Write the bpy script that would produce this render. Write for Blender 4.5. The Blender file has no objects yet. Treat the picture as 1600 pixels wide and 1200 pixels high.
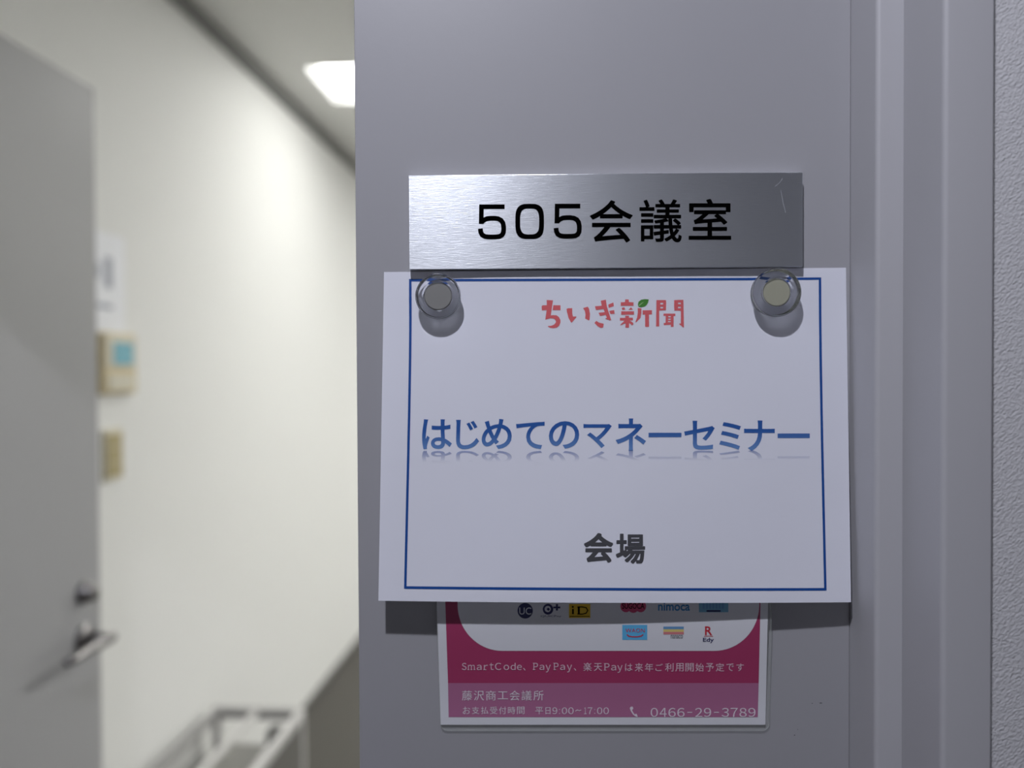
import bpy, bmesh, math, random
from mathutils import Vector, Matrix

# ------------------------------------------------------------------ camera, world, exposure
SC = bpy.context.scene
COL = SC.collection
F = 1200.0                         # focal length in pixels of the 1600 x 1200 frame
D = 0.4948                         # camera to door panel
ZC = 1.53                          # camera height
PITCH = math.radians(0.86)
ROLL = 0.0045
CAM = Vector((0.0, -D, ZC))
fw = Vector((0, math.cos(PITCH), -math.sin(PITCH)))
up0 = Vector((0, math.sin(PITCH), math.cos(PITCH)))
rt0 = Vector((1, 0, 0))
rt = rt0 * math.cos(ROLL) - up0 * math.sin(ROLL)
up = up0 * math.cos(ROLL) + rt0 * math.sin(ROLL)
cam_data = bpy.data.cameras.new('camera')
cam_data.sensor_width = 36.0
cam_data.lens = 27.0
cam_data.clip_start = 0.02
cam_data.dof.use_dof = True
cam_data.dof.focus_distance = 0.476
cam_data.dof.aperture_fstop = 2.6
cam = bpy.data.objects.new('camera', cam_data)
COL.objects.link(cam)
M = Matrix((rt, up, -fw)).transposed().to_4x4()
M.translation = CAM
cam.matrix_world = M
SC.camera = cam

world = bpy.data.worlds.new('world')
SC.world = world
world.use_nodes = True
world.node_tree.nodes['Background'].inputs[0].default_value = (0.02, 0.02, 0.022, 1)
SC.view_settings.view_transform = 'Standard'
SC.view_settings.look = 'None'
SC.view_settings.gamma = 1.0
SC.view_settings.use_curve_mapping = False
SC.view_settings.exposure = 0.0

LAMP_CORRIDOR = 14.0                # watts of the downlight above the door
LAMP_CORRIDOR_FILL = 0.8  # the two side downlights, added for ambient light
LAMP_ROOM = (24.0, 72.0, 172.0, 140.0)  # lamp in view first, then three added fill lamps
COOL = (0.95, 0.96, 1.06)
WARM = (1.0, 1.0, 0.965)


def P(px, py, y=0.0):
    """the point of the vertical plane at depth y that the photo shows at (px, py)"""
    d = fw + rt * ((px - 800) / F) + up * ((600 - py) / F)
    return CAM + d * ((y - CAM.y) / d.y)


TH = math.atan(90.0 / F)           # the room's walls run a little to the right of the view
dx_ = Vector((math.sin(TH), math.cos(TH), 0))
nl_ = Vector((-math.cos(TH), math.sin(TH), 0))


def R(s, l, z):
    """room point: s along the room wall from the camera, l to the left, height z"""
    p = Vector((CAM.x, CAM.y, 0)) + dx_ * s + nl_ * l
    return Vector((p.x, p.y, z))


# ------------------------------------------------------------------ materials
def mat(name, color, rough=0.5, metal=0.0, spec=0.5, **kw):
    m = bpy.data.materials.new(name)
    m.use_nodes = True
    b = m.node_tree.nodes['Principled BSDF']
    b.inputs['Base Color'].default_value = (*color, 1)
    b.inputs['Roughness'].default_value = rough
    b.inputs['Metallic'].default_value = metal
    b.inputs['Specular IOR Level'].default_value = spec
    for k, v in kw.items():
        b.inputs[k].default_value = v
    return m


def N(m, t, **kw):
    n = m.node_tree.nodes.new(t)
    for k, v in kw.items():
        setattr(n, k, v)
    return n


def L(m, a, ao, b, bi):
    m.node_tree.links.new(a.outputs[ao], b.inputs[bi])


def add_bump(m, scale, dist, strength=1.0, stretch=(1, 1, 1), rot=(0, 0, 0), detail=2.0, distort=0.0, vtype='POINT'):
    b = m.node_tree.nodes['Principled BSDF']
    tc = N(m, 'ShaderNodeTexCoord')
    mp = N(m, 'ShaderNodeMapping')
    mp.vector_type = vtype
    mp.inputs['Scale'].default_value = stretch
    mp.inputs['Rotation'].default_value = rot
    nz = N(m, 'ShaderNodeTexNoise')
    nz.inputs['Scale'].default_value = scale
    nz.inputs['Detail'].default_value = detail
    nz.inputs['Distortion'].default_value = distort
    bp = N(m, 'ShaderNodeBump')
    bp.inputs['Distance'].default_value = dist
    bp.inputs['Strength'].default_value = strength
    L(m, tc, 'Object', mp, 'Vector')
    L(m, mp, 'Vector', nz, 'Vector')
    L(m, nz, 'Fac', bp, 'Height')
    L(m, bp, 'Normal', b, 'Normal')
    return m


M_PAINT = add_bump(mat('door_paint', (0.33, 0.33, 0.355), 0.42), 260, 0.0001, 0.35)
M_PAINT2 = add_bump(mat('wide_door_paint', (0.41, 0.41, 0.418), 0.42), 260, 0.0001, 0.35)
M_FRAME = mat('frame_paint', (0.42, 0.42, 0.447), 0.45)
M_PAPERWALL = add_bump(mat('wallpaper', (0.56, 0.56, 0.585), 0.75, 0, 0.3), 620, 0.0008, 1.0, (1.35, 1.0, 0.8), (0, math.radians(-40), 0), 1.5, 0.6, 'TEXTURE')
M_WALL = add_bump(mat('room_wallpaper', (0.84, 0.84, 0.822), 0.8, 0, 0.2), 300, 0.0003, 0.5)
M_CORR = mat('corridor_wall_grey', (0.42, 0.42, 0.43), 0.8, 0, 0.2)
M_CEIL = add_bump(mat('ceiling_board', (0.86, 0.86, 0.835), 0.85, 0, 0.2), 90, 0.0006, 0.5)
M_FLOOR = add_bump(mat('carpet_tile', (0.115, 0.11, 0.10), 0.95, 0, 0.1), 400, 0.002, 1.0)
M_BASE = mat('baseboard_vinyl', (0.13, 0.125, 0.12), 0.5)
M_CROWN = mat('crown_grey', (0.22, 0.22, 0.213), 0.6)
M_CHROME = add_bump(mat('satin_nickel', (0.27, 0.26, 0.26), 0.3, 1.0), 500, 0.00003, 0.3)
M_RACK = mat('rack_white', (0.66, 0.65, 0.64), 0.35)
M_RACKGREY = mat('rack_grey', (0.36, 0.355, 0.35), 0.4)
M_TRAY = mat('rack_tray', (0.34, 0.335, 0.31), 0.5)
M_RUBBER = mat('black_rubber', (0.02, 0.02, 0.02), 0.6)
M_SHADE = mat('rack_side_shade', (0.16, 0.155, 0.145), 0.5)  # shade on the rack's room-facing side, put into its colour
M_CREAM = mat('yellowed_plastic', (0.68, 0.58, 0.37), 0.4)
M_CREAM2 = mat('cream_plastic', (0.70, 0.66, 0.54), 0.4)
M_TAN = mat('tan_plate', (0.45, 0.38, 0.20), 0.45)
M_LCD = mat('blue_screen', (0.22, 0.50, 0.60), 0.25)
M_NOTICE = mat('notice_paper', (0.88, 0.89, 0.93), 0.7)
M_GREYINK = mat('grey_ink', (0.42, 0.44, 0.50), 0.7)
M_WHITE = mat('white_enamel', (0.85, 0.85, 0.84), 0.4)
M_BLACK = mat('black_lettering', (0.0015, 0.0015, 0.0015), 0.9, 0, 0.0)
M_BLUE = mat('blue_border_ink', (0.004, 0.058, 0.27), 0.6, 0, 0.3)
M_RED = mat('coral_ink', (0.62, 0.115, 0.13), 0.65, 0, 0.3)
M_GREEN = mat('leaf_ink', (0.06, 0.22, 0.035), 0.65, 0, 0.3)
M_LEAFVEIN = mat('leaf_vein_ink', (0.30, 0.50, 0.22), 0.65, 0, 0.3)
M_CHAR = mat('charcoal_ink', (0.06, 0.061, 0.07), 0.65, 0, 0.3)
M_CHARLINE = mat('dark_outline_ink', (0.03, 0.03, 0.04), 0.65, 0, 0.3)
M_POSTER = mat('poster_white', (0.66, 0.67, 0.72), 0.6)
M_MAGENTA = mat('magenta_ink', (0.34, 0.035, 0.115), 0.5)
M_MAUVE = mat('mauve_ink', (0.38, 0.135, 0.26), 0.5)
M_PINKTEXT = mat('pale_pink_ink', (0.72, 0.50, 0.60), 0.5)
M_PALETEXT = mat('pale_ink', (0.74, 0.66, 0.74), 0.5)
M_NAVY = mat('navy_ink', (0.012, 0.014, 0.09), 0.5)
M_YELLOW = mat('yellow_ink', (0.62, 0.40, 0.01), 0.5)
M_SKY = mat('sky_blue_ink', (0.10, 0.42, 0.72), 0.5)
M_SKYDULL = mat('dull_blue_ink', (0.16, 0.38, 0.55), 0.5)
M_NIMO = mat('medium_blue_ink', (0.03, 0.20, 0.45), 0.5)
M_PINK = mat('pink_ink', (0.55, 0.06, 0.16), 0.5)
M_CRIMSON = mat('crimson_ink', (0.50, 0.02, 0.04), 0.5)
M_STEELBLUE = mat('stripe_blue', (0.12, 0.28, 0.50), 0.5)
M_STRIPEY = mat('stripe_yellow', (0.68, 0.55, 0.18), 0.5)
M_STRIPER = mat('stripe_rose', (0.60, 0.20, 0.22), 0.5)
M_MAGGREY = add_bump(mat('grey_magnet', (0.23, 0.23, 0.225), 0.5, 0.25), 700, 0.00004, 0.3)
M_MAGCREAM = add_bump(mat('pale_magnet', (0.34, 0.34, 0.265), 0.5, 0.1), 300, 0.00006, 0.4)
M_BACK = mat('sign_backing', (0.05, 0.05, 0.055), 0.7)

# clear acrylic
M_CLEAR = mat('clear_acrylic', (0.94, 0.95, 0.97), 0.02, 0, 0.5)
M_CLEAR.node_tree.nodes['Principled BSDF'].inputs['Transmission Weight'].default_value = 1.0
M_CLEAR.node_tree.nodes['Principled BSDF'].inputs['IOR'].default_value = 1.49

# emissive diffuser of the lamps
def emit(name, color, strength):
    m = bpy.data.materials.new(name)
    m.use_nodes = True
    b = m.node_tree.nodes['Principled BSDF']
    b.inputs['Base Color'].default_value = (0.8, 0.8, 0.8, 1)
    b.inputs['Emission Color'].default_value = (*color, 1)
    b.inputs['Emission Strength'].default_value = strength
    return m

M_TUBE = emit('lamp_tube', WARM, 9.0)
M_LENS = emit('downlight_lens', COOL, 6.0)

# thin white paper: lets a little light through
M_SHEET = bpy.data.materials.new('office_paper')
M_SHEET.use_nodes = True
nt = M_SHEET.node_tree
b = nt.nodes['Principled BSDF']
b.inputs['Base Color'].default_value = (0.76, 0.775, 0.865, 1)
b.inputs['Roughness'].default_value = 0.75
b.inputs['Specular IOR Level'].default_value = 0.25
tr = N(M_SHEET, 'ShaderNodeBsdfTranslucent')
tr.inputs['Color'].default_value = (0.80, 0.80, 0.84, 1)
mx = N(M_SHEET, 'ShaderNodeMixShader')
mx.inputs[0].default_value = 0.10
out = nt.nodes['Material Output']
L(M_SHEET, b, 0, mx, 1)
L(M_SHEET, tr, 0, mx, 2)
L(M_SHEET, mx, 0, out, 'Surface')
add_bump(M_SHEET, 40, 0.0006, 0.34, (1, 1, 1), (0, 0.4, 0), 3.0, 0.4)

# laminate film
M_FILM = bpy.data.materials.new('laminate_film')
M_FILM.use_nodes = True
nt = M_FILM.node_tree
b = nt.nodes['Principled BSDF']
b.inputs['Base Color'].default_value = (0.62, 0.64, 0.63, 1)
b.inputs['Roughness'].default_value = 0.2
tr = N(M_FILM, 'ShaderNodeBsdfTransparent')
tr.inputs['Color'].default_value = (0.96, 0.97, 0.96, 1)
mx = N(M_FILM, 'ShaderNodeMixShader')
mx.inputs[0].default_value = 0.16
L(M_FILM, tr, 0, mx, 1)
L(M_FILM, b, 0, mx, 2)
L(M_FILM, mx, 0, nt.nodes['Material Output'], 'Surface')

# brushed aluminium
M_ALU = mat('brushed_aluminium', (0.72, 0.75, 0.80), 0.33, 1.0)
b = M_ALU.node_tree.nodes['Principled BSDF']
b.inputs['Anisotropic'].default_value = 0.73
b.inputs['Anisotropic Rotation'].default_value = 0.0
tg = N(M_ALU, 'ShaderNodeCombineXYZ')
tg.inputs[2].default_value = 1.0
L(M_ALU, tg, 0, b, 'Tangent')
tc = N(M_ALU, 'ShaderNodeTexCoord')
mp = N(M_ALU, 'ShaderNodeMapping')
mp.inputs['Scale'].default_value = (110, 1, 2600)
nz = N(M_ALU, 'ShaderNodeTexNoise')
nz.inputs['Scale'].default_value = 1.0
nz.inputs['Detail'].default_value = 4.0
rr = N(M_ALU, 'ShaderNodeMapRange')
rr.inputs['To Min'].default_value = 0.25
rr.inputs['To Max'].default_value = 0.37
bp = N(M_ALU, 'ShaderNodeBump')
bp.inputs['Strength'].default_value = 0.5
bp.inputs['Distance'].default_value = 0.0002
L(M_ALU, tc, 'Object', mp, 'Vector')
L(M_ALU, mp, 'Vector', nz, 'Vector')
L(M_ALU, nz, 'Fac', rr, 'Value')
L(M_ALU, rr, 'Result', b, 'Roughness')
L(M_ALU, nz, 'Fac', bp, 'Height')
L(M_ALU, bp, 'Normal', b, 'Normal')
M_ALUEDGE = mat('aluminium_edge', (0.62, 0.63, 0.66), 0.6, 0.5)


# ------------------------------------------------------------------ building helpers
class MB:
    def __init__(s):
        s.v, s.f = [], []

    def add(s, vs, fs):
        n = len(s.v)
        s.v += [Vector(v) for v in vs]
        s.f += [tuple(i + n for i in f) for f in fs]
        return s

    def box(s, x0, x1, y0, y1, z0, z1, fn=None):
        vs = [Vector((x, y, z)) for x in (x0, x1) for y in (y0, y1) for z in (z0, z1)]
        if fn:
            vs = [fn(*v) for v in vs]
        return s.add(vs, [(0, 1, 3, 2), (4, 6, 7, 5), (0, 4, 5, 1), (2, 3, 7, 6), (0, 2, 6, 4), (1, 5, 7, 3)])

    def tube(s, pts, r, n=14, cap=True):
        """a round bar along pts; r one radius or one per point"""
        pts = [Vector(p) for p in pts]
        rs = r if isinstance(r, (list, tuple)) else [r] * len(pts)
        ref = None
        rings = []
        for i, p in enumerate(pts):
            t = (pts[min(i + 1, len(pts) - 1)] - pts[max(i - 1, 0)]).normalized()
            if ref is None:
                ref = t.orthogonal().normalized()
            ref = (ref - t * ref.dot(t)).normalized()
            bn = t.cross(ref)
            rings.append([p + (ref * math.cos(a) + bn * math.sin(a)) * rs[i] for a in [2 * math.pi * k / n for k in range(n)]])
        vs = [v for q in rings for v in q]
        fs = []
        for i in range(len(pts) - 1):
            for k in range(n):
                fs.append((i * n + k, i * n + (k + 1) % n, (i + 1) * n + (k + 1) % n, (i + 1) * n + k))
        if cap:
            fs.append(tuple(reversed(range(n))))
            fs.append(tuple((len(pts) - 1) * n + k for k in range(n)))
        return s.add(vs, fs)

    def lathe(s, prof, c, ax, n=48):
        """prof: (radius, height) pairs from axis to axis, around ax at c"""
        ax = Vector(ax).normalized()
        e1 = ax.orthogonal().normalized()
        e2 = ax.cross(e1)
        vs, fs = [], []
        for r_, h in prof:
            for k in range(n):
                a = 2 * math.pi * k / n
                vs.append(Vector(c) + ax * h + (e1 * math.cos(a) + e2 * math.sin(a)) * max(r_, 1e-6))
        for i in range(len(prof) - 1):
            for k in range(n):
                fs.append((i * n + k, i * n + (k + 1) % n, (i + 1) * n + (k + 1) % n, (i + 1) * n + k))
        return s.add(vs, fs)

    def prism(s, poly, z0, z1):
        n = len(poly)
        vs = [(x, y, z0) for x, y in poly] + [(x, y, z1) for x, y in poly]
        fs = [(i, (i + 1) % n, n + (i + 1) % n, n + i) for i in range(n)]
        fs += [tuple(reversed(range(n))), tuple(range(n, 2 * n))]
        return s.add(vs, fs)

    def poly(s, pts):
        return s.add(pts, [tuple(range(len(pts)))])

    def build(s, name, m, parent=None, smooth=False, bevel=0.0, tri=False, loc=None):
        me = bpy.data.meshes.new(name)
        off = Vector(loc) if loc is not None else (ROOTLOC.get(parent.name, Vector()) if parent else Vector())
        me.from_pydata([v - off for v in s.v], [], s.f)
        me.validate()
        bm = bmesh.new()
        bm.from_mesh(me)
        bmesh.ops.remove_doubles(bm, verts=bm.verts, dist=1e-7)
        if tri:
            bmesh.ops.triangulate(bm, faces=bm.faces)
        else:
            bmesh.ops.recalc_face_normals(bm, faces=bm.faces)
        bm.to_mesh(me)
        bm.free()
        if smooth:
            for p_ in me.polygons:
                p_.use_smooth = True
        me.materials.append(m)
        o = bpy.data.objects.new(name, me)
        COL.objects.link(o)
        if parent:
            o.parent = parent
            ROOTLOC[o.name] = off
        else:
            o.location = off
            ROOTLOC[o.name] = off
        if bevel:
            bv = o.modifiers.new('bevel', 'BEVEL')
            bv.width = bevel
            bv.segments = 3
            bv.limit_method = 'ANGLE'
            if smooth is False:
                for p_ in me.polygons:
                    p_.use_smooth = True
                try:
                    me.set_sharp_from_angle(angle=math.radians(50))
                except Exception:
                    pass
        return o


ROOTLOC = {}


def tag(o, label, cat, kind=None, group=None):
    o['label'] = label
    o['category'] = cat
    if kind:
        o['kind'] = kind
    if group:
        o['group'] = group
    return o


def thing(name, loc, label, cat, kind=None, group=None):
    o = bpy.data.objects.new(name, None)
    COL.objects.link(o)
    o.location = loc
    o.empty_display_size = 0.02
    ROOTLOC[o.name] = Vector(loc)
    return tag(o, label, cat, kind, group)


def glyphs(text, offset=0.0, res=5):
    """outline of a text as flat triangles, scaled into the unit square"""
    c = bpy.data.curves.new('t', 'FONT')
    c.body = text
    c.offset = offset
    c.resolution_u = res
    o = bpy.data.objects.new('t', c)
    COL.objects.link(o)
    bpy.context.view_layer.update()
    me = bpy.data.meshes.new_from_object(o.evaluated_get(bpy.context.evaluated_depsgraph_get()))
    vs = [v.co.copy() for v in me.vertices]
    fs = [tuple(p.vertices) for p in me.polygons]
    bpy.data.objects.remove(o)
    bpy.data.curves.remove(c)
    bpy.data.meshes.remove(me)
    x0, x1 = min(v.x for v in vs), max(v.x for v in vs)
    y0, y1 = min(v.y for v in vs), max(v.y for v in vs)
    return [((v.x - x0) / (x1 - x0), (v.y - y0) / max(y1 - y0, 1e-6)) for v in vs], fs


def bold(mb, text, box, fn, rad):
    """a heavier weight of the face: the outline spread by rad pixels"""
    uv, fs = glyphs(text)
    x0, y0, x1, y1 = box[0] + rad, box[1] + rad, box[2] - rad, box[3] - rad
    for q in range(12):
        ox, oy = rad * math.cos(math.pi * q / 6), rad * math.sin(math.pi * q / 6)
        ox, oy = [max(min(t * 1.25, rad), -rad) for t in (ox, oy)]
        mb.add([fn(x0 + u * (x1 - x0) + ox, y1 - v * (y1 - y0) + oy) - fw * (q * 4e-6) for u, v in uv], fs)


def write(mb, text, box, fn, offset=0.0, tilt=0.0):
    """lay a text into the pixel box (x0, y0, x1, y1) of a printed surface fn"""
    uv, fs = glyphs(text, offset)
    x0, y0, x1, y1 = box
    pts = [(x0 + u * (x1 - x0), y1 - v * (y1 - y0) + tilt * u * (x1 - x0)) for u, v in uv]
    mb.add([fn(x, y) for x, y in pts], fs)
    return pts, fs


def stroke(mb, pts, w, fn):
    """a pen stroke of width w along pts, mitred"""
    pts = [Vector(p) for p in pts]
    a_, b_ = [], []
    for i, p in enumerate(pts):
        d0 = (p - pts[i - 1]).normalized() if i else None
        d1 = (pts[i + 1] - p).normalized() if i < len(pts) - 1 else None
        d0 = d0 or d1
        d1 = d1 or d0
        n0, n1 = Vector((-d0.y, d0.x)), Vector((-d1.y, d1.x))
        m_ = (n0 + n1)
        m_ = m_ / max(m_.dot(n0), 0.3)
        a_.append(p + m_ * w / 2)
        b_.append(p - m_ * w / 2)
    for i in range(len(pts) - 1):
        q = [a_[i], a_[i + 1], b_[i + 1], b_[i]]
        mb.add([fn(v.x, v.y) for v in q], [(0, 1, 2, 3)])


def strips(mb, x0, y0, x1, y1, fn, nx=1, ny=1):
    vs = [fn(x0 + (x1 - x0) * i / nx, y0 + (y1 - y0) * j / ny) for j in range(ny + 1) for i in range(nx + 1)]
    fs = [(j * (nx + 1) + i, j * (nx + 1) + i + 1, (j + 1) * (nx + 1) + i + 1, (j + 1) * (nx + 1) + i) for j in range(ny) for i in range(nx)]
    mb.add(vs, fs)


def disc(mb, cx, cy, rx, ry, fn, n=32):
    mb.poly([fn(cx + rx * math.cos(2 * math.pi * k / n), cy + ry * math.sin(2 * math.pi * k / n)) for k in range(n)])


def arc(cx, cy, r, a0, a1, n=5):
    return [(cx + r * math.cos(math.radians(a0 + (a1 - a0) * k / n)), cy + r * math.sin(math.radians(a0 + (a1 - a0) * k / n))) for k in range(n + 1)]


# ------------------------------------------------------------------ the setting: corridor side
ZCOR = 2.50                        # corridor ceiling
ZRM = ZC + 1.176                   # room ceiling
DOORTOP = 2.11
XJR, XJL = 0.218, -0.915           # inner faces of the frame
YW0, YW1 = -0.068, 0.19            # faces of the wall the doors stand in

wf = MB()
wf.box(0.262, 2.6, YW0, YW1, 0, ZRM + 0.1)
wf.box(-2.6, -0.96, YW0, YW1, 0, ZRM + 0.1)
wf.box(-0.96, 0.262, YW0, YW1, DOORTOP + 0.045, ZRM + 0.1)
o = wf.build('wall_front', M_PAPERWALL)
tag(o, 'white embossed wallpaper wall to the right of the grey door frame', 'wall', 'structure')

def jamb(sx, x0):
    r = 0.0028
    pts = [(0.0, 0.10), (0.0, -0.035 + r)] + arc(r, -0.035 + r, r, 180, 270)[1:] + [(0.016, -0.035), (0.016, -0.078 + r)]
    pts += arc(0.016 + r, -0.078 + r, r, 180, 270)[1:] + [(0.0435 - 0.0012, -0.078), (0.0435, -0.078 + 0.0012), (0.0435, 0.10)]
    return [(x0 + sx * x, y) for x, y in pts]

tr_ = MB()
tr_.prism(jamb(1, XJR), 0, DOORTOP + 0.044)
o = tr_.build('trim_1', M_FRAME, smooth=True)
o.data.set_sharp_from_angle(angle=math.radians(31))
tag(o, 'grey painted steel door frame upright, stepped, beside the wallpaper wall', 'door frame', 'structure')
tr_ = MB()
tr_.prism(jamb(-1, XJL), 0, DOORTOP + 0.044)
o = tr_.build('trim_2', M_FRAME)
tag(o, 'grey painted steel door frame upright on the hinge side of the open door', 'door frame', 'structure')
tr_ = MB()
tr_.box(XJL, XJR, -0.035, 0.10, DOORTOP, DOORTOP + 0.044)
tr_.box(XJL, XJR, -0.078, -0.035, DOORTOP + 0.016, DOORTOP + 0.044)
o = tr_.build('trim_3', M_FRAME)
tag(o, 'grey painted steel head of the door frame', 'door frame', 'structure')

o = MB().box(-2.6, 2.6, -1.52, YW0, -0.1, 0).build('floor_corridor', M_FLOOR)
tag(o, 'dark carpet floor of the corridor', 'floor', 'structure')
o = MB().box(-2.6, 2.6, -1.52, YW0, ZCOR, ZCOR + 0.1).build('ceiling_corridor', M_CORR)
tag(o, 'white ceiling of the corridor', 'ceiling', 'structure')
o = MB().box(-2.6, 2.6, -1.62, -1.52, -0.1, ZCOR + 0.1).build('wall_corridor', M_CORR)
tag(o, 'white wall across the corridor facing the door', 'wall', 'structure')
o = MB().box(2.6, 2.7, -1.62, YW1, -0.1, ZCOR + 0.1).build('wall_corridor_right', M_CORR)
tag(o, 'white end wall of the corridor on the right', 'wall', 'structure')
o = MB().box(-2.7, -2.6, -1.62, YW1, -0.1, ZCOR + 0.1).build('wall_corridor_left', M_CORR)
tag(o, 'white end wall of the corridor on the left', 'wall', 'structure')

# the fixed narrow leaf that carries the signs
pl = MB().box(-0.1, 0.2178, 0.0, 0.04, 0.006, DOORTOP - 0.004)
leaf = pl.build('door_1', M_PAINT, bevel=0.0005)
tag(leaf, 'narrow grey painted steel door leaf carrying the room sign', 'door', 'structure')
sc_ = MB()
for px, py, w, h in ((1282.5, 1098.5, 4.5, 1.2), (1269, 1099, 2, 1), (1241.5, 1148.7, 2.2, 1.4), (1246.5, 1140, 1.2, 1)):
    disc(sc_, px, py, w / 2, h / 2, lambda x, y: P(x, y, -0.00012), 10)
sc_.build('scuff_mark', M_BACK, leaf)

# ------------------------------------------------------------------ the setting: the room behind
LW = 1.20                          # left wall, left of the camera's line
def rbox(mb, s0, s1, l0, l1, z0, z1):
    return mb.box(s0, s1, l0, l1, z0, z1, fn=R)

SN, SF = 0.62, 8.2                 # near and far end
LR = -3.2                          # right wall
o = rbox(MB(), SN, SF + .1, LW, LW + 0.12, -0.1, ZRM + 0.2).build('wall_left', M_WALL)
tag(o, 'white wall of the room running away behind the open door', 'wall', 'structure')
o = rbox(MB(), SF, SF + 0.12, LR, LW, 0, ZRM + 0.2).build('wall_back', M_WALL)
tag(o, 'white far wall of the room', 'wall', 'structure')
o = rbox(MB(), SN + .2, SF, LR - 0.12, LR, 0, ZRM + 0.2).build('wall_right', M_WALL)
tag(o, 'white wall on the right of the room', 'wall', 'structure')
fl = MB()
fl.add([(-2.6, YW0, 0), (2.6, YW0, 0), (3.8, 0.19, 0), R(SF, LR, 0), R(SF, LW, 0), (-2.6, 0.5, 0)], [(0, 1, 2, 3, 4, 5)])
o = fl.build('floor', M_FLOOR)
tag(o, 'dark grey brown carpet floor of the room', 'floor', 'structure')

# ceiling with two openings for the recessed lamps
FIX = [(2.90, 3.30, -0.19, 1.02), (5.6, 6.0, -0.19, 1.02), (2.90, 3.30, -2.4, -1.19), (5.6, 6.0, -2.4, -1.19)]  # only the first is in view; the other three are added fill light
ce = MB()
ce_rows = [SN, FIX[0][0], FIX[0][1], FIX[1][0], FIX[1][1], SF]
L0, L1, L2, L3 = -2.4, -1.19, -0.19, 1.02
for i in range(5):
    a_, b_ = ce_rows[i], ce_rows[i + 1]
    if i in (1, 3):
        rbox(ce, a_, b_, LR, L0, ZRM, ZRM + 0.012)
        rbox(ce, a_, b_, L1, L2, ZRM, ZRM + 0.012)
        rbox(ce, a_, b_, L3, LW, ZRM, ZRM + 0.012)
    else:
        rbox(ce, a_, b_, LR, LW, ZRM, ZRM + 0.012)
o = ce.build('ceiling', M_CEIL)
tag(o, 'off white ceiling of the room with recessed lamps', 'ceiling', 'structure')
o = rbox(MB(), SN, SF, LW - 0.012, LW, 0, 0.035).build('baseboard_left', M_BASE)
tag(o, 'dark vinyl baseboard along the white wall', 'baseboard', 'structure')
o = rbox(MB(), SN, SF, LW - 0.02, LW, ZRM - 0.05, ZRM).build('trim_4', M_CROWN)
tag(o, 'grey strip where the white wall meets the ceiling', 'ceiling trim', 'structure')

# ------------------------------------------------------------------ lamps
def area(name, loc, sx, sy, power, color, parent, shape='RECTANGLE', rz=0.0, spread=math.pi):
    ld = bpy.data.lights.new(name, 'AREA')
    ld.shape = shape
    ld.size = sx
    ld.size_y = sy
    ld.energy = power
    ld.color = color
    ld.spread = spread
    lo = bpy.data.objects.new(name, ld)
    COL.objects.link(lo)
    lo.parent = parent
    lo.location = Vector(loc) - ROOTLOC[parent.name]
    lo.rotation_euler = (0, 0, rz)
    return lo

for i, (s0, s1, l0, l1) in enumerate(FIX):
    c0 = R((s0 + s1) / 2, (l0 + l1) / 2, ZRM)
    t = thing('ceiling_light', c0, ('recessed ceiling lamp shining by the white wall, nearer of the two', 'added unseen fill lamp in the ceiling by the white wall, further back in the room', 'added unseen fill lamp in the ceiling across the room from the white wall, nearer one', 'added unseen fill lamp in the ceiling across the room from the white wall, further one')[i], 'ceiling light', group='recessed lamps in the room ceiling')
    h_ = MB()
    H = 0.075
    rbox(h_, s0, s1, l0, l1, ZRM + H, ZRM + H + 0.01)
    rbox(h_, s0, s0 + 0.008, l0, l1, ZRM, ZRM + H)
    rbox(h_, s1 - 0.008, s1, l0, l1, ZRM, ZRM + H)
    rbox(h_, s0, s1, l0, l0 + 0.008, ZRM, ZRM + H)
    rbox(h_, s0, s1, l1 - 0.008, l1, ZRM, ZRM + H)
    h_.build('housing', M_WHITE, t)
    for s_ in (s0 + 0.115, s1 - 0.115):
        MB().tube([R(s_, l0 + 0.03, ZRM + 0.04), R(s_, l1 - 0.03, ZRM + 0.04)], 0.016, 12).build('lamp_tube', M_TUBE, t, smooth=True)
    area('lamp_glow', R((s0 + s1) / 2, (l0 + l1) / 2, ZRM + 0.018), 0.33, 1.1, LAMP_ROOM[i], WARM, t, rz=-TH + math.pi)
    t.children[-1].rotation_euler = (0, 0, -TH)

for i, (x, y, pw) in enumerate(((-0.16, -0.67, LAMP_CORRIDOR), (1.75, -0.72, LAMP_CORRIDOR_FILL), (-1.95, -0.72, LAMP_CORRIDOR_FILL))):  # last two are unseen, added to lift the corridor's ambient light
    t = thing('downlight', (x, y, ZCOR), ('small round downlight in the corridor ceiling above the room sign', 'added unseen fill downlight in the corridor ceiling towards the right', 'added unseen fill downlight in the corridor ceiling towards the left')[i], 'ceiling light', group='downlights in the corridor ceiling')
    MB().lathe([(0.036, 0.0), (0.036, -0.006), (0.05, -0.004), (0.052, 0.0)], (x, y, ZCOR), (0, 0, 1), 40).build('trim_ring', M_WHITE, t, smooth=True)
    MB().lathe([(0.0, -0.003), (0.036, -0.003)], (x, y, ZCOR), (0, 0, 1), 40).build('lens', M_LENS, t)
    area('lamp_glow', (x, y, ZCOR - 0.009), 0.045, 0.045, pw, COOL, t, 'DISK')

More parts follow.
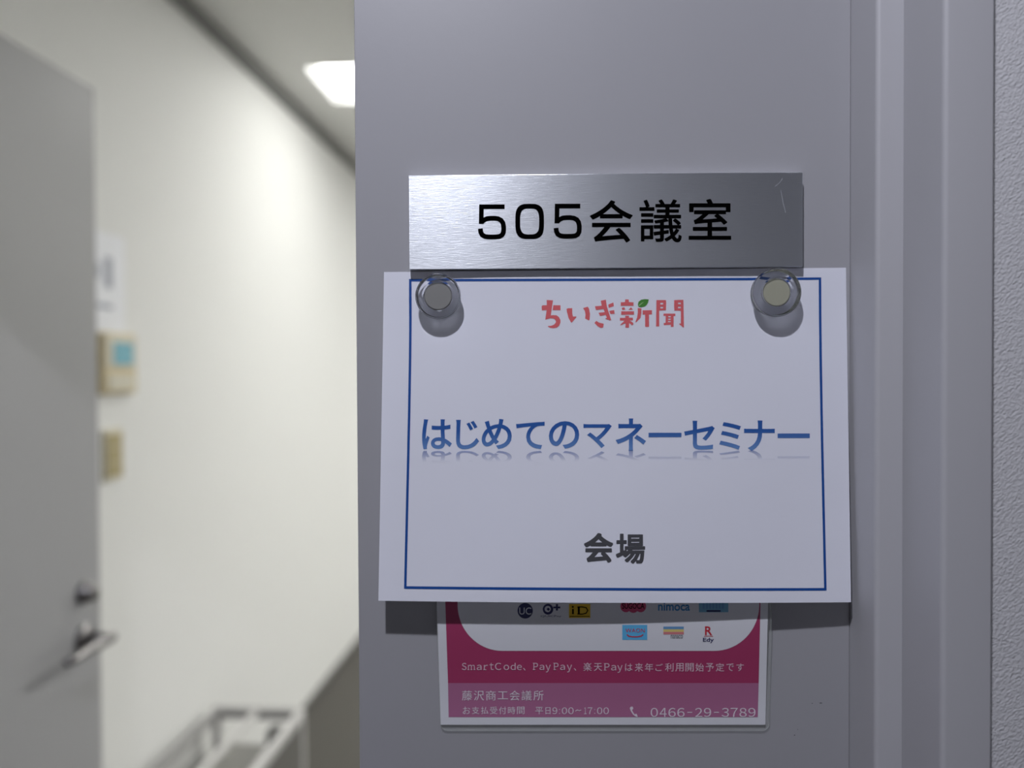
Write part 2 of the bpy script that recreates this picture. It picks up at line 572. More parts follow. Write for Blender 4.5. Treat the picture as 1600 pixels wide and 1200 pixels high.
# ------------------------------------------------------------------ the open door
LF = 0.919                         # its visible face
S0, S1 = 0.60, 1.435
od = MB()
rbox(od, S0, S1, LF, LF + 0.04, 0.008, 2.084)
door = od.build('door_2', M_PAINT2, bevel=0.0016)
tag(door, 'wide grey painted door swung open into the room, with lever handle', 'door', 'structure')
nr = -nl_                          # out of the visible face
hp = R(1.382, LF, 1.032)
hd = MB().lathe([(0.0, 0.0), (0.026, 0.0), (0.027, 0.004), (0.0245, 0.009), (0.0, 0.009)], hp, nr, 32).build('door_handle', M_CHROME, door, smooth=True)
hd['label'] = 'satin nickel lever handle on a round rose'
nk = MB().lathe([(0.0125, 0.008), (0.0115, 0.03), (0.012, 0.046), (0.0, 0.046)], hp, nr, 24)
nk.build('handle_neck', M_CHROME, hd, smooth=True)
e = hp + nr * 0.052
lv = [e + dx_ * 0.016, e + dx_ * 0.008, e, e - dx_ * 0.03, e - dx_ * 0.07, e - dx_ * 0.105 + Vector((0, 0, -0.002)), e - dx_ * 0.122 + nl_ * 0.004 + Vector((0, 0, -0.003))]
MB().tube(lv, [0.006, 0.009, 0.0105, 0.0095, 0.0085, 0.008, 0.006], 16).build('lever', M_CHROME, hd, smooth=True)
tp = R(1.382, LF, 1.118)
tt = MB().lathe([(0.0, 0.0), (0.0215, 0.0), (0.0225, 0.003), (0.02, 0.008), (0.016, 0.011), (0.016, 0.022), (0.0135, 0.025), (0.0, 0.025)], tp, nr, 32).build('lock_cylinder', M_CHROME, door, smooth=True)
tt['label'] = 'satin nickel lock cylinder above the lever'

# ------------------------------------------------------------------ things on the room wall
c0 = R(1.9, LW, 1.76)
t = thing('notice', c0, 'white printed notice taped on the wall above the cream control panel', 'notice')
rbox(MB(), 1.80, 1.998, LW - 0.0012, LW - 0.0004, 1.642, 1.897).build('sheet', M_NOTICE, t)
k = MB()
rbox(k, 1.905, 1.94, LW - 0.0016, LW - 0.0013, 1.755, 1.835)
k.build('printed_figure', M_GREYINK, t)
k = MB()
rbox(k, 1.86, 1.94, LW - 0.0016, LW - 0.0013, 1.70, 1.712)
k.build('printed_line', M_GREYINK, t)
k = MB()
rbox(k, 1.825, 1.885, LW - 0.0016, LW - 0.0013, 1.775, 1.815)
k.build('printed_figure', M_GREYINK, t)

t = thing('control_panel', R(1.95, LW, 1.47), 'cream wall control panel with a blue screen, under the white notice', 'control panel')
rbox(MB(), 1.865, 2.02, LW - 0.020, LW, 1.478, 1.638).build('case', M_CREAM, t, bevel=0.006)
rbox(MB(), 1.875, 2.01, LW - 0.0235, LW - 0.0195, 1.548, 1.630).build('face', M_CREAM2, t, bevel=0.001)
rbox(MB(), 1.905, 1.995, LW - 0.0245, LW - 0.0232, 1.555, 1.614).build('screen', M_LCD, t)
rbox(MB(), 1.885, 2.002, LW - 0.0232, LW - 0.0195, 1.490, 1.530).build('flap', M_CREAM2, t, bevel=0.001)

t = thing('switch_plate', R(1.93, LW, 1.25), 'tan wall switch plate below the control panel', 'switch')
rbox(MB(), 1.885, 1.968, LW - 0.008, LW, 1.252, 1.388).build('plate', M_CREAM2, t, bevel=0.002)
for q in range(3):
    rbox(MB(), 1.892, 1.961, LW - 0.0115, LW - 0.0075, 1.262 + q * 0.0385, 1.298 + q * 0.0385).build('rocker', M_TAN, t, bevel=0.0012)

# ------------------------------------------------------------------ the low rack by the wall
t = thing('storage_rack', R(2.0, 1.02, 0), 'low white metal frame rack standing on the carpet against the white wall', 'rack')
ZT = 0.44
SA, SB = 1.50, 2.425
LA, LB = 1.165, 0.862
w_ = 0.024
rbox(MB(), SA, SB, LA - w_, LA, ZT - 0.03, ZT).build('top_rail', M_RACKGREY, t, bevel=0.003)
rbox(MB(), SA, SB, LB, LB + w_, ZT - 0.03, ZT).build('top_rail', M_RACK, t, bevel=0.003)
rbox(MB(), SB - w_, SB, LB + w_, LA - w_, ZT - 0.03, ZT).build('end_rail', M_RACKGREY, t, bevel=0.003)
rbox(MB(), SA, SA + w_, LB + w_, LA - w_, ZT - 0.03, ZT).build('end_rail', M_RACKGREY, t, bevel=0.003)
MB().tube([R(SA + w_, 1.02, ZT - 0.012), R(SB - w_, 1.02, ZT - 0.012)], 0.013, 14).build('middle_rail', M_RACK, t, smooth=True)
for s_ in (SA, SB - w_):
    for l_ in (LA - w_, LB):
        rbox(MB(), s_, s_ + w_, l_, l_ + w_, 0.012, ZT - 0.03).build('leg', M_RACK, t, bevel=0.003)
        lg = t.children[-1]
rbox(MB(), SA + w_, SB - w_, LB + w_, LA - w_, ZT - 0.12, ZT - 0.11).build('tray', M_TRAY, t, bevel=0.002)
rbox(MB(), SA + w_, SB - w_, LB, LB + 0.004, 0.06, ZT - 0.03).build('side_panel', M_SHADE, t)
for s_ in (SA + 0.012, SB - 0.012):
    for l_ in (LA - 0.012, LB + 0.012):
        MB().lathe([(0.0, 0.0), (0.016, 0.0), (0.014, 0.012), (0.0, 0.012)], R(s_, l_, 0), (0, 0, 1), 16).build('foot', M_RUBBER, t, smooth=True)
MB().lathe([(0.0, 0.0), (0.03, 0.0), (0.03, 0.06), (0.018, 0.08), (0.0, 0.082)], R(2.35, 0.93, ZT - 0.11), (0, 0, 1), 20).build('end_stop', M_RUBBER, t, smooth=True)

# ------------------------------------------------------------------ laminated poster
def poster_h(py):
    a = min(max((1141 - py) / 714.0, 0), 1)
    pts = [(0, 0.0008), (0.03, 0.0010), (0.27, 0.0052), (0.45, 0.0052), (0.65, 0.0035), (0.9, 0.0011), (1, 0.0008)]
    for (a0, h0), (a1, h1) in zip(pts, pts[1:]):
        if a <= a1:
            q = (a - a0) / (a1 - a0)
            q = q * q * (3 - 2 * q)
            return h0 + (h1 - h0) * q
    return 0.0008

def PO(e):
    return lambda x, y: P(x, y, -(poster_h(y) + e))

pz = P(944, 1139, 0)
poster = thing('laminated_poster', pz, 'magenta bordered laminated payment notice half hidden under the white paper', 'poster')
fm = MB()
# film with rounded corners: grid rows, the last ones narrowing
rows = [427 + (1141 - 427) * i / 60 for i in range(61)]
def film_x(y):
    xl, xr = 682.2 + (y - 945) * 0.034, 1205.5 - (y - 945) * 0.021
    k = 0.0
    if y > 1131:
        q = (y - 1131) / 10.0
        k = 10 * (1 - math.sqrt(max(1 - q * q, 0)))
    return xl + k, xr - k
rows = rows[:-1] + [1131, 1133, 1135, 1137, 1138.5, 1139.7, 1140.5, 1141]
rows = sorted(set(rows))
vs, fs = [], []
NXF = 12
for y in rows:
    a_, b_ = film_x(y)
    for i in range(NXF + 1):
        x = a_ + (b_ - a_) * i / NXF
        vs.append(PO(0.0004)(x, y - (1.5 * (i / NXF - .5) if y > 1000 else 0)))
for j in range(len(rows) - 1):
    for i in range(NXF):
        n = j * (NXF + 1) + i
        fs.append((n, n + 1, n + NXF + 2, n + NXF + 1))
fm.add(vs, fs).build('laminate_film', M_FILM, poster, smooth=True)
# the sealed rim of the film
rim = MB()
seg = []
for y in rows:
    if y >= 900:
        seg.append((film_x(y)[0], y))
seg += [(film_x(1141)[0] + (film_x(1141)[1] - film_x(1141)[0]) * k / 30, 1141) for k in range(1, 30)]
for y in reversed(rows):
    if y >= 900:
        seg.append((film_x(y)[1], y))
rim.tube([PO(0.0004)(x, y) for x, y in seg], 0.00035, 6)
rim.build('film_rim', M_FILM, poster, smooth=True)

def quadgrid(name, m, x0a, x1a, y0, x0b, x1b, y1, e, parent, ny=24, nx=2):
    g = MB()
    vs, fs = [], []
    for j in range(ny + 1):
        q = j / ny
        for i in range(nx + 1):
            xa, xb = x0a + (x0b - x0a) * q, x1a + (x1b - x1a) * q
            vs.append(PO(e)(xa + (xb - xa) * i / nx, y0 + (y1 - y0) * q))
    for j in range(ny):
        for i in range(nx):
            n = j * (nx + 1) + i
            fs.append((n, n + 1, n + nx + 2, n + nx + 1))
    g.add(vs, fs)
    return g.build(name, m, parent, smooth=True)

quadgrid('printed_sheet', M_POSTER, 667, 1211, 432, 688.3, 1196, 1132.5, 0.0006, poster, 60)
quadgrid('magenta_band', M_MAGENTA, 679, 1199, 445, 700, 1185.5, 1067.3, 0.00072, poster, 50)
quadgrid('mauve_band', M_MAUVE, 700, 1185.5, 1067.3, 701, 1184, 1120.5, 0.00072, poster, 6)
# white rounded field
wh = MB()
def field_x(y):
    if y < 945:
        return 715 - (945 - y) * 0.03, 1186.3 + (945 - y) * 0.02
    q = min((y - 945) / 72.0, 1)
    k = 1 - math.sqrt(max(1 - q * q, 0))
    return 715 + 70 * k, 1186.3 - 70 * k
rws = [470 + (945 - 470) * i / 30 for i in range(31)] + [945 + 72 * math.sin(math.pi / 2 * i / 18) for i in range(1, 19)]
vs = []
for y in rws:
    a_, b_ = field_x(y)
    vs += [PO(0.00084)(a_ + (b_ - a_) * i / 4, y) for i in range(5)]
wh.add(vs, [(j * 5 + i, j * 5 + i + 1, j * 5 + i + 6, j * 5 + i + 5) for j in range(len(rws) - 1) for i in range(4)])
wh.build('white_field', M_POSTER, poster, smooth=True)
E1, E2 = 0.00096, 0.00105
def ptext(name, m, text, box, off=0.0, tilt=0.0, parent=poster, e=E1):
    k = MB()
    write(k, text, box, PO(e), off, tilt)
    return k.build(name, m, parent)
k = MB()
WIDE = {c: chr(ord(c) + 0xFEE0) for c in 'SmartCodePy0123456789'}
def latin(ch, cx0, cx1, cap=1035.8, base=1046.9):
    xh = cap + 3.0
    y0, y1 = (cap, base) if ch in 'SCPdt' else (xh, base)
    if ch == 'y':
        y1 = base + 3.7
    write(k, WIDE[ch], (cx0, y0, cx1, y1), PO(E1), 0.004)
    if ch in 'Pr':                                  # slab feet
        strips(k, cx0 - 1.0, base - 0.9, cx0 + (3.2 if ch == 'P' else 4.0), base, PO(E1 + 0.00001))
    if ch == 'm':
        for q in (0, 0.45, 0.9):
            xx = cx0 + (cx1 - cx0) * q
            strips(k, xx - 0.9, base - 0.9, xx + 2.0, base, PO(E1 + 0.00001))
    if ch == 'P':
        strips(k, cx0 - 1.0, cap, cx0 + 2, cap + 0.9, PO(E1 + 0.00001))
for ch, a_, b_ in (('S', 133, 178), ('m', 193, 257), ('a', 277, 323), ('r', 345, 385), ('t', 400, 440), ('C', 452, 513), ('o', 535, 588), ('d', 602, 650), ('e', 663, 710),
                   ('P', 822, 865), ('a', 880, 925), ('y', 938, 987), ('P', 1019, 1062), ('a', 1078, 1125), ('y', 1143, 1192)):
    latin(ch, 700 + a_ / 6.154, 700 + b_ / 6.154)
for ch, a_, b_ in (('P', 26, 70), ('a', 85, 130), ('y', 140, 187)):
    latin(ch, 940 + a_ / 5.714, 940 + b_ / 5.714, 1036.3, 1047.6)
for txt, bx in (('、', (817.3, 1043.5, 821.2, 1047.8)), ('、', (896.5, 1043.8, 900.4, 1048.1)), ('楽', (911.5, 1035.3, 924.6, 1048.6)), ('天', (927.9, 1036.2, 940.8, 1048.4))):
    write(k, txt, bx, PO(E1), 0.004)
for i, ch in enumerate('は来年ご利用開始予定です'):
    c_ = 982.5 + i * 15.82
    s_ = 6.5 if ch not in 'はごです' else 5.8
    write(k, ch, (c_ - s_, 1042.7 - s_, c_ + s_, 1042.7 + s_), PO(E1), 0.004)
k.build('notice_line', M_PINKTEXT, poster)
k = MB()
for i, ch in enumerate('藤沢商工会議所'):
    c_ = 729.8 + i * 18.6
    write(k, ch, (c_ - 7.9, 1079 + (1.5 if ch == '工' else 0), c_ + 7.9, 1094.5 - (2.0 if ch == '工' else 0)), PO(E1), 0.0)
k.build('office_name', M_PALETEXT, poster)
k = MB()
for i, ch in enumerate('お支払受付時間'):
    c_ = 729.0 + i * 14.1
    write(k, ch, (c_ - 5.8, 1104.2, c_ + 5.8, 1115.8), PO(E1), 0.0)
write(k, '平', (836.5, 1104.8, 848.5, 1116.2), PO(E1), 0.0)
write(k, '日', (852.3, 1105.3, 860, 1116), PO(E1), 0.0)
for ch, a_, b_ in (('9', 863.3, 870.6), (':', 874.3, 0), ('0', 878, 886), ('0', 888, 896.2), ('1', 912.6, 916.6), ('7', 918.2, 925.6), (':', 929.3, 0), ('0', 933, 941), ('0', 943, 951.2)):
    if ch == ':':
        disc(k, a_, 1108.6, 0.75, 0.75, PO(E1), 10)
        disc(k, a_, 1114.6, 0.75, 0.75, PO(E1), 10)
    else:
        write(k, WIDE[ch], (a_, 1105.4, b_, 1115.8), PO(E1), 0.0)
stroke(k, [(899, 1111.2), (902, 1109.2), (905, 1110.6), (908, 1109.4)], 1.1, PO(E1))
k.build('opening_hours', M_PALETEXT, poster)
k = MB()
for i, ch in enumerate('０４６６-２９-３７８９'):
    c_ = 1022.3 + i * 13.87
    if ch == '-':
        strips(k, c_ - 3.8, 1112.4, c_ + 3.8, 1113.7, PO(E1))
    else:
        write(k, ch, (c_ - 5.6, 1106.2, c_ + 5.6, 1120.2), PO(E1), 0.0)
k.build('phone_number', M_PALETEXT, poster)
k = MB()
k.poly([PO(E1)(984 + x / 5.7, 1104 + y / 5.7) for x, y in ((0, 12), (10, 2), (26, 0), (32, 16), (26, 26), (20, 30), (30, 52), (44, 70), (58, 62), (66, 76), (72, 96), (64, 92), (50, 88), (30, 72), (14, 48), (4, 28))])
k.build('handset_icon', M_PALETEXT, poster, tri=True)

# payment marks
k = MB()
disc(k, 820.6, 954.3, 12, 12.2, PO(E1))
lg = k.build('payment_mark', M_NAVY, poster)
lg['label'] = 'navy round mark'
k = MB()
write(k, 'UC', (811.4, 949.2, 830, 960.2), PO(E2), 0.0)
k.build('lettering', M_POSTER, lg)
k = MB()
uo = [(856.2 + 8.2 * math.cos(2 * math.pi * q / 28), 951.9 + 8.4 * math.sin(2 * math.pi * q / 28)) for q in range(29)]
ui = [(855.8 + 4.8 * math.cos(2 * math.pi * q / 28), 951.6 + 4.9 * math.sin(2 * math.pi * q / 28)) for q in range(29)]
for q in range(28):
    k.add([PO(E1)(*uo[q]), PO(E1)(*uo[q + 1]), PO(E1)(*ui[q + 1]), PO(E1)(*ui[q])], [(0, 1, 2, 3)])
k.poly([PO(E1)(x, y) for x, y in ((856.5, 949), (859.3, 952), (857, 954.8), (854, 952))])
strips(k, 864.5, 947.7, 875.5, 950.6, PO(E1))
strips(k, 868.6, 943.8, 871.8, 954.0, PO(E1))
lg = k.build('payment_mark', M_NAVY, poster)
lg['label'] = 'navy letter Q with a plus sign'
k = MB()
write(k, 'QUICPay', (845, 961.2, 877, 965.0), PO(E1), 0.0)
k.build('lettering', M_NAVY, lg)
k = MB()
strips(k, 889, 943.8, 922.5, 965.6, PO(E1))
lg = k.build('payment_mark', M_YELLOW, poster)
lg['label'] = 'yellow square mark'
k = MB()
disc(k, 895.0, 948.3, 1.6, 1.5, PO(E2), 14)
strips(k, 894.0, 951.3, 896.6, 959.6, PO(E2))
strips(k, 902.8, 948.2, 906.0, 959.6, PO(E2))
stroke(k, [(902, 948.4), (910, 948.3), (916, 949.6), (918.3, 953.8), (916, 958), (910, 959.6), (902, 959.5)], 1.6, PO(E2))
strips(k, 890, 962.6, 921, 963.6, PO(E2))
k.build('lettering', M_BLACK, lg)
k = MB()
disc(k, 978, 947.5, 8.6, 9.2, PO(E1))
disc(k, 989.5, 948, 9, 9.6, PO(E1 + 0.00001))
disc(k, 1001, 947.5, 8.6, 9.2, PO(E1))
lg = k.build('payment_mark', M_PINK, poster)
lg['label'] = 'pink cloud shaped mark'
k = MB()
write(k, 'SUGOCA', (972, 942.2, 1007, 951.3), PO(E2), 0.015)
k.build('lettering', M_BLACK, lg)
lg = ptext('payment_mark', M_NIMO, 'nimoca', (1028.3, 941.2, 1078, 954.4), 0.02)
lg['label'] = 'blue lowercase lettering mark'
k = MB()
strips(k, 1092, 936, 1138, 956.7, PO(E1))
lg = k.build('payment_mark', M_SKYDULL, poster)
lg['label'] = 'dull blue rectangle mark'
k = MB()
for q in range(7):
    strips(k, 1098 + q * 5, 938, 1101 + q * 5, 951.3, PO(E2))
k.build('stripe', M_STEELBLUE, lg)
k = MB()
strips(k, 1104, 953.2, 1126, 956.0, PO(E2))
k.build('dark_bar', M_NAVY, lg)
k = MB()
strips(k, 972.3, 976.4, 1011.3, 999.8, PO(E1))
lg = k.build('payment_mark', M_SKY, poster)
lg['label'] = 'sky blue square mark with a red curve'
k = MB()
write(k, 'WAON', (977.2, 982, 1007.5, 988.2), PO(E2), 0.0)
stroke(k, [(979.5, 991.3), (982, 994), (988, 995), (996, 995), (1002, 993.8), (1005, 991.3)], 1.7, PO(E2))
k.build('lettering', M_CRIMSON, lg)
k = MB()
strips(k, 1036.5, 979.0, 1068.5, 983.3, PO(E1))
lg = k.build('payment_mark', M_STEELBLUE, poster)
lg['label'] = 'striped mark in blue, yellow and rose'
k = MB()
strips(k, 1036.5, 983.3, 1068.5, 987.3, PO(E1))
k.build('stripe', M_STRIPEY, lg)
k = MB()
strips(k, 1036.5, 987.3, 1068.5, 991.3, PO(E1))
k.build('stripe', M_STRIPER, lg)
k = MB()
write(k, 'nanaco', (1048, 992.3, 1066.8, 997.7), PO(E1), 0.0)
k.build('lettering', M_BLACK, lg)
lg = ptext('payment_mark', M_CRIMSON, 'R', (1101.5, 978.6, 1113, 992.5), 0.02)
lg['label'] = 'red letter over navy lettering mark'
k = MB()
stroke(k, [(1100, 994.3), (1107, 993.8), (1114, 994.3)], 1.0, PO(E1))
k.build('underline', M_CRIMSON, lg)
ptext('lettering', M_NAVY, 'Edy', (1098.3, 996.5, 1115.5, 1004.8), 0.02, 0, lg)

# ------------------------------------------------------------------ the white paper
PTL, PTR, PBL, PBR = (600, 425), (1321.8, 418.3), (591.2, 938.6), (1329.7, 941.0)
def paper_uv(px, py):
    u, v = (px - 600) / 722.0, (py - 422) / 518.0
    for _ in range(6):
        x = PTL[0] * (1 - u) * (1 - v) + PTR[0] * u * (1 - v) + PBL[0] * (1 - u) * v + PBR[0] * u * v
        y = PTL[1] * (1 - u) * (1 - v) + PTR[1] * u * (1 - v) + PBL[1] * (1 - u) * v + PBR[1] * u * v
        u -= (x - px) / 730.0
        v -= (y - py) / 517.0
    return u, v

def paper_h(px, py):
    u, v = paper_uv(px, py)
    u = min(max(u, 0), 1)
    v = min(max(v, 0), 1)
    c = 1 - (2 * u - 1) ** 2                       # 1 in the middle, 0 at the sides
    top = 0.0008 + 0.0020 * c * math.exp(-3 * v) + 0.0003 * math.sin(9 * u) * math.exp(-5 * v)
    flare = (0.0147 - 0.0045 * u + 0.0022 * c) * v ** 1.35
    wave = 0.0010 * math.sin(3.2 * u + 1.0) * math.sin(math.pi * v) + 0.0005 * math.sin(7 * u + 4 * v) * math.sin(math.pi * v)
    mag = 0.0
    for mx_, my_ in ((686, 464.5), (1207, 458.5)):
        mag += math.exp(-(((px - mx_) / 55.0) ** 2 + ((py - my_) / 42.0) ** 2))
    h = top + flare + wave
    return h * (1 - 0.45 * min(mag, 1)) + 0.0011 * min(mag, 1)

def PA(e):
    return lambda x, y: P(x, y, -(paper_h(x, y) + e))

pp = P(961, 940, 0)
paper = thing('paper_notice', pp, 'white paper sign with a blue border held by two magnets under the metal nameplate', 'paper sign')
sh = MB()
NU, NV = 96, 72
vs, fs = [], []
for j in range(NV + 1):
    v = j / NV
    for i in range(NU + 1):
        u = i / NU
        x = PTL[0] * (1 - u) * (1 - v) + PTR[0] * u * (1 - v) + PBL[0] * (1 - u) * v + PBR[0] * u * v
        y = PTL[1] * (1 - u) * (1 - v) + PTR[1] * u * (1 - v) + PBL[1] * (1 - u) * v + PBR[1] * u * v
        y += 2.2 * v * v * 4 * u * (1 - u)
        vs.append(PA(0)(x, y))
for j in range(NV):
    for i in range(NU):
        n = j * (NU + 1) + i
        fs.append((n, n + 1, n + NU + 2, n + NU + 1))
sh.add(vs, fs).build('sheet', M_SHEET, paper, smooth=True)

# blue border
B = [(641, 437.8), (1281.2, 435.3), (1289.5, 920.8), (633.2, 918.0)]
bd = MB()
def side(p, q, sag=0.0, n=60, w=3.8):
    pts = []
    for i in range(n + 1):
        t_ = i / n
        pts.append((p[0] + (q[0] - p[0]) * t_, p[1] + (q[1] - p[1]) * t_ + sag * 4 * t_ * (1 - t_)))
    stroke(bd, pts, w, PA(0.00012))
lx = [(641, 435.9), (641.3, 500), (640.8, 560), (639.4, 640), (637.3, 740), (635, 840), (633.2, 919.9)]
rx = [(1281.2, 433.4), (1281.6, 500), (1282.3, 560), (1283.6, 640), (1285.6, 740), (1287.8, 840), (1289.7, 922.7)]
def dense(pts, m=8):
    o_ = []
    for a_, b_ in zip(pts, pts[1:]):
        o_ += [(a_[0] + (b_[0] - a_[0]) * q / m, a_[1] + (b_[1] - a_[1]) * q / m) for q in range(m)]
    return o_ + [pts[-1]]
stroke(bd, dense(lx), 3.9, PA(0.00012))
stroke(bd, dense(rx), 3.9, PA(0.00012))
side(B[0], B[1], 0.4)
side(B[3], B[2], 1.3, w=4.2)
bd.build('blue_border', M_BLUE, paper)

# title with its printed fade and mirror image
TITLE = [('は', 659.5, 655, 706, 702), ('じ', 712.6, 656, 748.6, 702), ('め', 752.6, 654.6, 799.6, 701.8), ('て', 806.4, 659, 851, 701.8),
         ('の', 857.6, 658, 905, 701.2), ('マ', 911.6, 662.4, 956, 700.2), ('ネ', 961.9, 653.8, 1009.3, 704.4), ('ー', 1013.3, 676.2, 1064.7, 683.2),
         ('セ', 1069, 657.3, 1116.8, 702.6), ('ミ', 1123.8, 659.5, 1157.7, 702.8), ('ナ', 1162.7, 657, 1210.6, 704.8), ('ー', 1215, 677.3, 1265.3, 684.5)]
zt, zb = P(960, 655, 0).z - pp.z, P(960, 703, 0).z - pp.z
def fade_material(name, stops, z0, z1, alpha=None):
    m = bpy.data.materials.new(name)
    m.use_nodes = True
    nt = m.node_tree
    b = nt.nodes['Principled BSDF']
    b.inputs['Roughness'].default_value = 0.65
    b.inputs['Specular IOR Level'].default_value = 0.3
    tc = N(m, 'ShaderNodeTexCoord')
    sp = N(m, 'ShaderNodeSeparateXYZ')
    mr = N(m, 'ShaderNodeMapRange')
    mr.inputs['From Min'].default_value = z0
    mr.inputs['From Max'].default_value = z1
    cr = N(m, 'ShaderNodeValToRGB')
    cr.color_ramp.elements[0].color = (*stops[0], 1)
    cr.color_ramp.elements[1].color = (*stops[1], 1)
    L(m, tc, 'Object', sp, 0)
    L(m, sp, 'Z', mr, 'Value')
    L(m, mr, 'Result', cr, 'Fac')
    L(m, cr, 'Color', b, 'Base Color')
    if alpha:
        ma = N(m, 'ShaderNodeMapRange')
        ma.inputs['To Min'].default_value = alpha[0]
        ma.inputs['To Max'].default_value = alpha[1]
        L(m, mr, 'Result', ma, 'Value')
        L(m, ma, 'Result', b, 'Alpha')
    return m
M_TITLE = fade_material('title_ink', ((0.016, 0.085, 0.32), (0.12, 0.24, 0.50)), P(960, 672, 0).z - pp.z, zb)
M_ECHO = fade_material('mirror_ink', ((0.12, 0.20, 0.48), (0.12, 0.20, 0.48)), P(960, 703, 0).z - pp.z, P(960, 718, 0).z - pp.z, (0.46, 0.0))
k, k2 = MB(), MB()
for ch, x0, y0, x1, y1 in TITLE:
    off = 0.018 if ch != 'ー' else 0.0
    if ch == 'ー':
        strips(k, x0, y0, x1, y1, PA(0.00012), 8)
        strips(k2, x0, 703.5 + 0.5 * (703.5 - y0), x1, 703.5 + 0.5 * (703.5 - y1), PA(0.00014), 8)
        continue
    pts, fs = write(k, ch, (x0, y0, x1, y1), PA(0.00012), off)
    k2.add([PA(0.00014)(x, 703.5 + 0.5 * (703.5 - y)) for x, y in pts], fs)
ti = k.build('seminar_title', M_TITLE, paper)
ti['label'] = 'blue Japanese title lettering'
k2.build('title_reflection', M_ECHO, paper)

k = MB()
bold(k, '会', (912.4, 832.8, 958.1, 879.3), PA(0.00012), 1.5)
bold(k, '場', (962.3, 833.9, 1008, 880.8), PA(0.00012), 1.2)
k.build('venue_lettering', M_CHAR, paper)

# coral newspaper lettering, drawn stroke by stroke
LA_ = lambda x, y: (830 + x / 12.0, 440 + y / 12.0)
LB_ = lambda x, y: (950 + x / 11.43, 440 + y / 11.43)
red = MB()
def shape(mb, pts, cv, e=0.00012):
    mb.poly([PA(e)(*cv(x, y)) for x, y in pts])
for pts in (
    [(290, 345), (408, 350), (368, 632), (415, 628), (475, 632), (520, 665), (548, 720), (548, 770), (525, 825), (480, 862), (420, 875), (365, 868), (315, 845), (318, 832), (380, 826), (430, 805), (462, 765), (462, 735), (440, 705), (405, 690), (360, 688), (310, 700), (265, 715), (268, 690), (290, 535), (200, 540), (195, 460), (215, 445), (293, 445)],
    [(415, 443), (550, 443), (550, 535), (402, 535)],
    [(662, 512), (690, 500), (768, 497), (770, 600), (785, 655), (845, 655), (848, 665), (765, 765), (745, 765), (700, 680), (672, 570)],
    [(975, 495), (1060, 470), (1085, 510), (1103, 600), (1098, 700), (1085, 730), (1010, 692), (1018, 620), (1005, 550)],
    [(1305, 358), (1400, 340), (1420, 470), (1500, 720), (1480, 728), (1395, 700), (1398, 688), (1420, 680), (1395, 625), (1290, 645), (1262, 585), (1378, 572), (1358, 516), (1215, 533), (1195, 462), (1322, 453)],
    [(1222, 735), (1260, 765), (1360, 790), (1350, 860), (1310, 868), (1250, 840), (1185, 775)]):
    shape(red, pts, LA_)
for pts in (
    [(5, 410), (97, 372), (105, 438), (12, 470)], [(20, 525), (108, 508), (120, 575), (45, 580)],
    [(308, 318), (370, 318), (375, 365), (455, 370), (455, 432), (228, 432), (228, 370), (303, 365)],
    [(245, 470), (290, 455), (310, 500), (255, 508)], [(410, 458), (445, 500), (365, 505)],
    [(235, 530), (465, 530), (465, 590), (235, 592)],
    [(308, 610), (375, 610), (375, 645), (445, 645), (445, 692), (385, 695), (450, 735), (455, 755), (440, 778), (425, 778), (378, 740), (375, 822), (312, 822), (312, 742), (225, 782), (220, 770), (295, 697), (213, 695), (213, 648), (308, 645)],
    [(530, 470), (595, 475), (597, 560), (580, 650), (510, 720), (487, 728), (520, 640), (533, 560)],
    [(617, 513), (785, 510), (785, 585), (733, 590), (733, 808), (663, 808), (663, 590), (620, 588)],
    [(865, 330), (935, 330), (935, 517), (915, 518), (915, 800), (858, 800)], [(935, 330), (985, 330), (985, 378), (935, 378)],
    [(935, 408), (985, 408), (985, 450), (935, 450)], [(935, 478), (985, 478), (985, 513), (935, 517)], [(985, 330), (1035, 330), (1040, 380), (1035, 510), (985, 513)],
    [(1180, 330), (1250, 328), (1250, 519), (1185, 518), (1180, 460)], [(1250, 328), (1300, 327), (1300, 375), (1250, 375)],
    [(1250, 402), (1300, 402), (1300, 448), (1250, 448)], [(1250, 475), (1300, 475), (1300, 520), (1250, 519)],
    [(1300, 327), (1345, 325), (1357, 815), (1345, 820), (1272, 760), (1275, 748), (1302, 748)],
    [(992, 572), (1205, 572), (1200, 615), (992, 612)], [(1030, 612), (1074, 613), (1071, 773), (1000, 778), (995, 740), (1030, 735)],
    [(1122, 613), (1172, 613), (1172, 808), (1122, 808)], [(1074, 636), (1122, 636), (1122, 659), (1073, 659)],
    [(1073, 682), (1122, 682), (1122, 704), (1072, 704)], [(1072, 724), (1122, 724), (1122, 771), (1071, 773)]):
    shape(red, pts, LB_)
nm = red.build('newspaper_lettering', M_RED, paper, tri=True)
nm['label'] = 'coral hand drawn Japanese lettering'
lf = MB()
shape(lf, [(545, 450), (532, 410), (545, 360), (590, 325), (660, 312), (728, 318), (715, 375), (690, 420), (650, 450), (590, 458)], LB_, 0.00013)
lf = lf.build('leaf_mark', M_GREEN, paper, tri=True)
lf['label'] = 'small green leaf over the lettering'
ln = MB()
shape(ln, [(545, 440), (552, 420), (600, 380), (645, 360), (605, 395), (560, 432)], LB_, 0.00018)
ln.build('leaf_vein', M_LEAFVEIN, lf, tri=True)

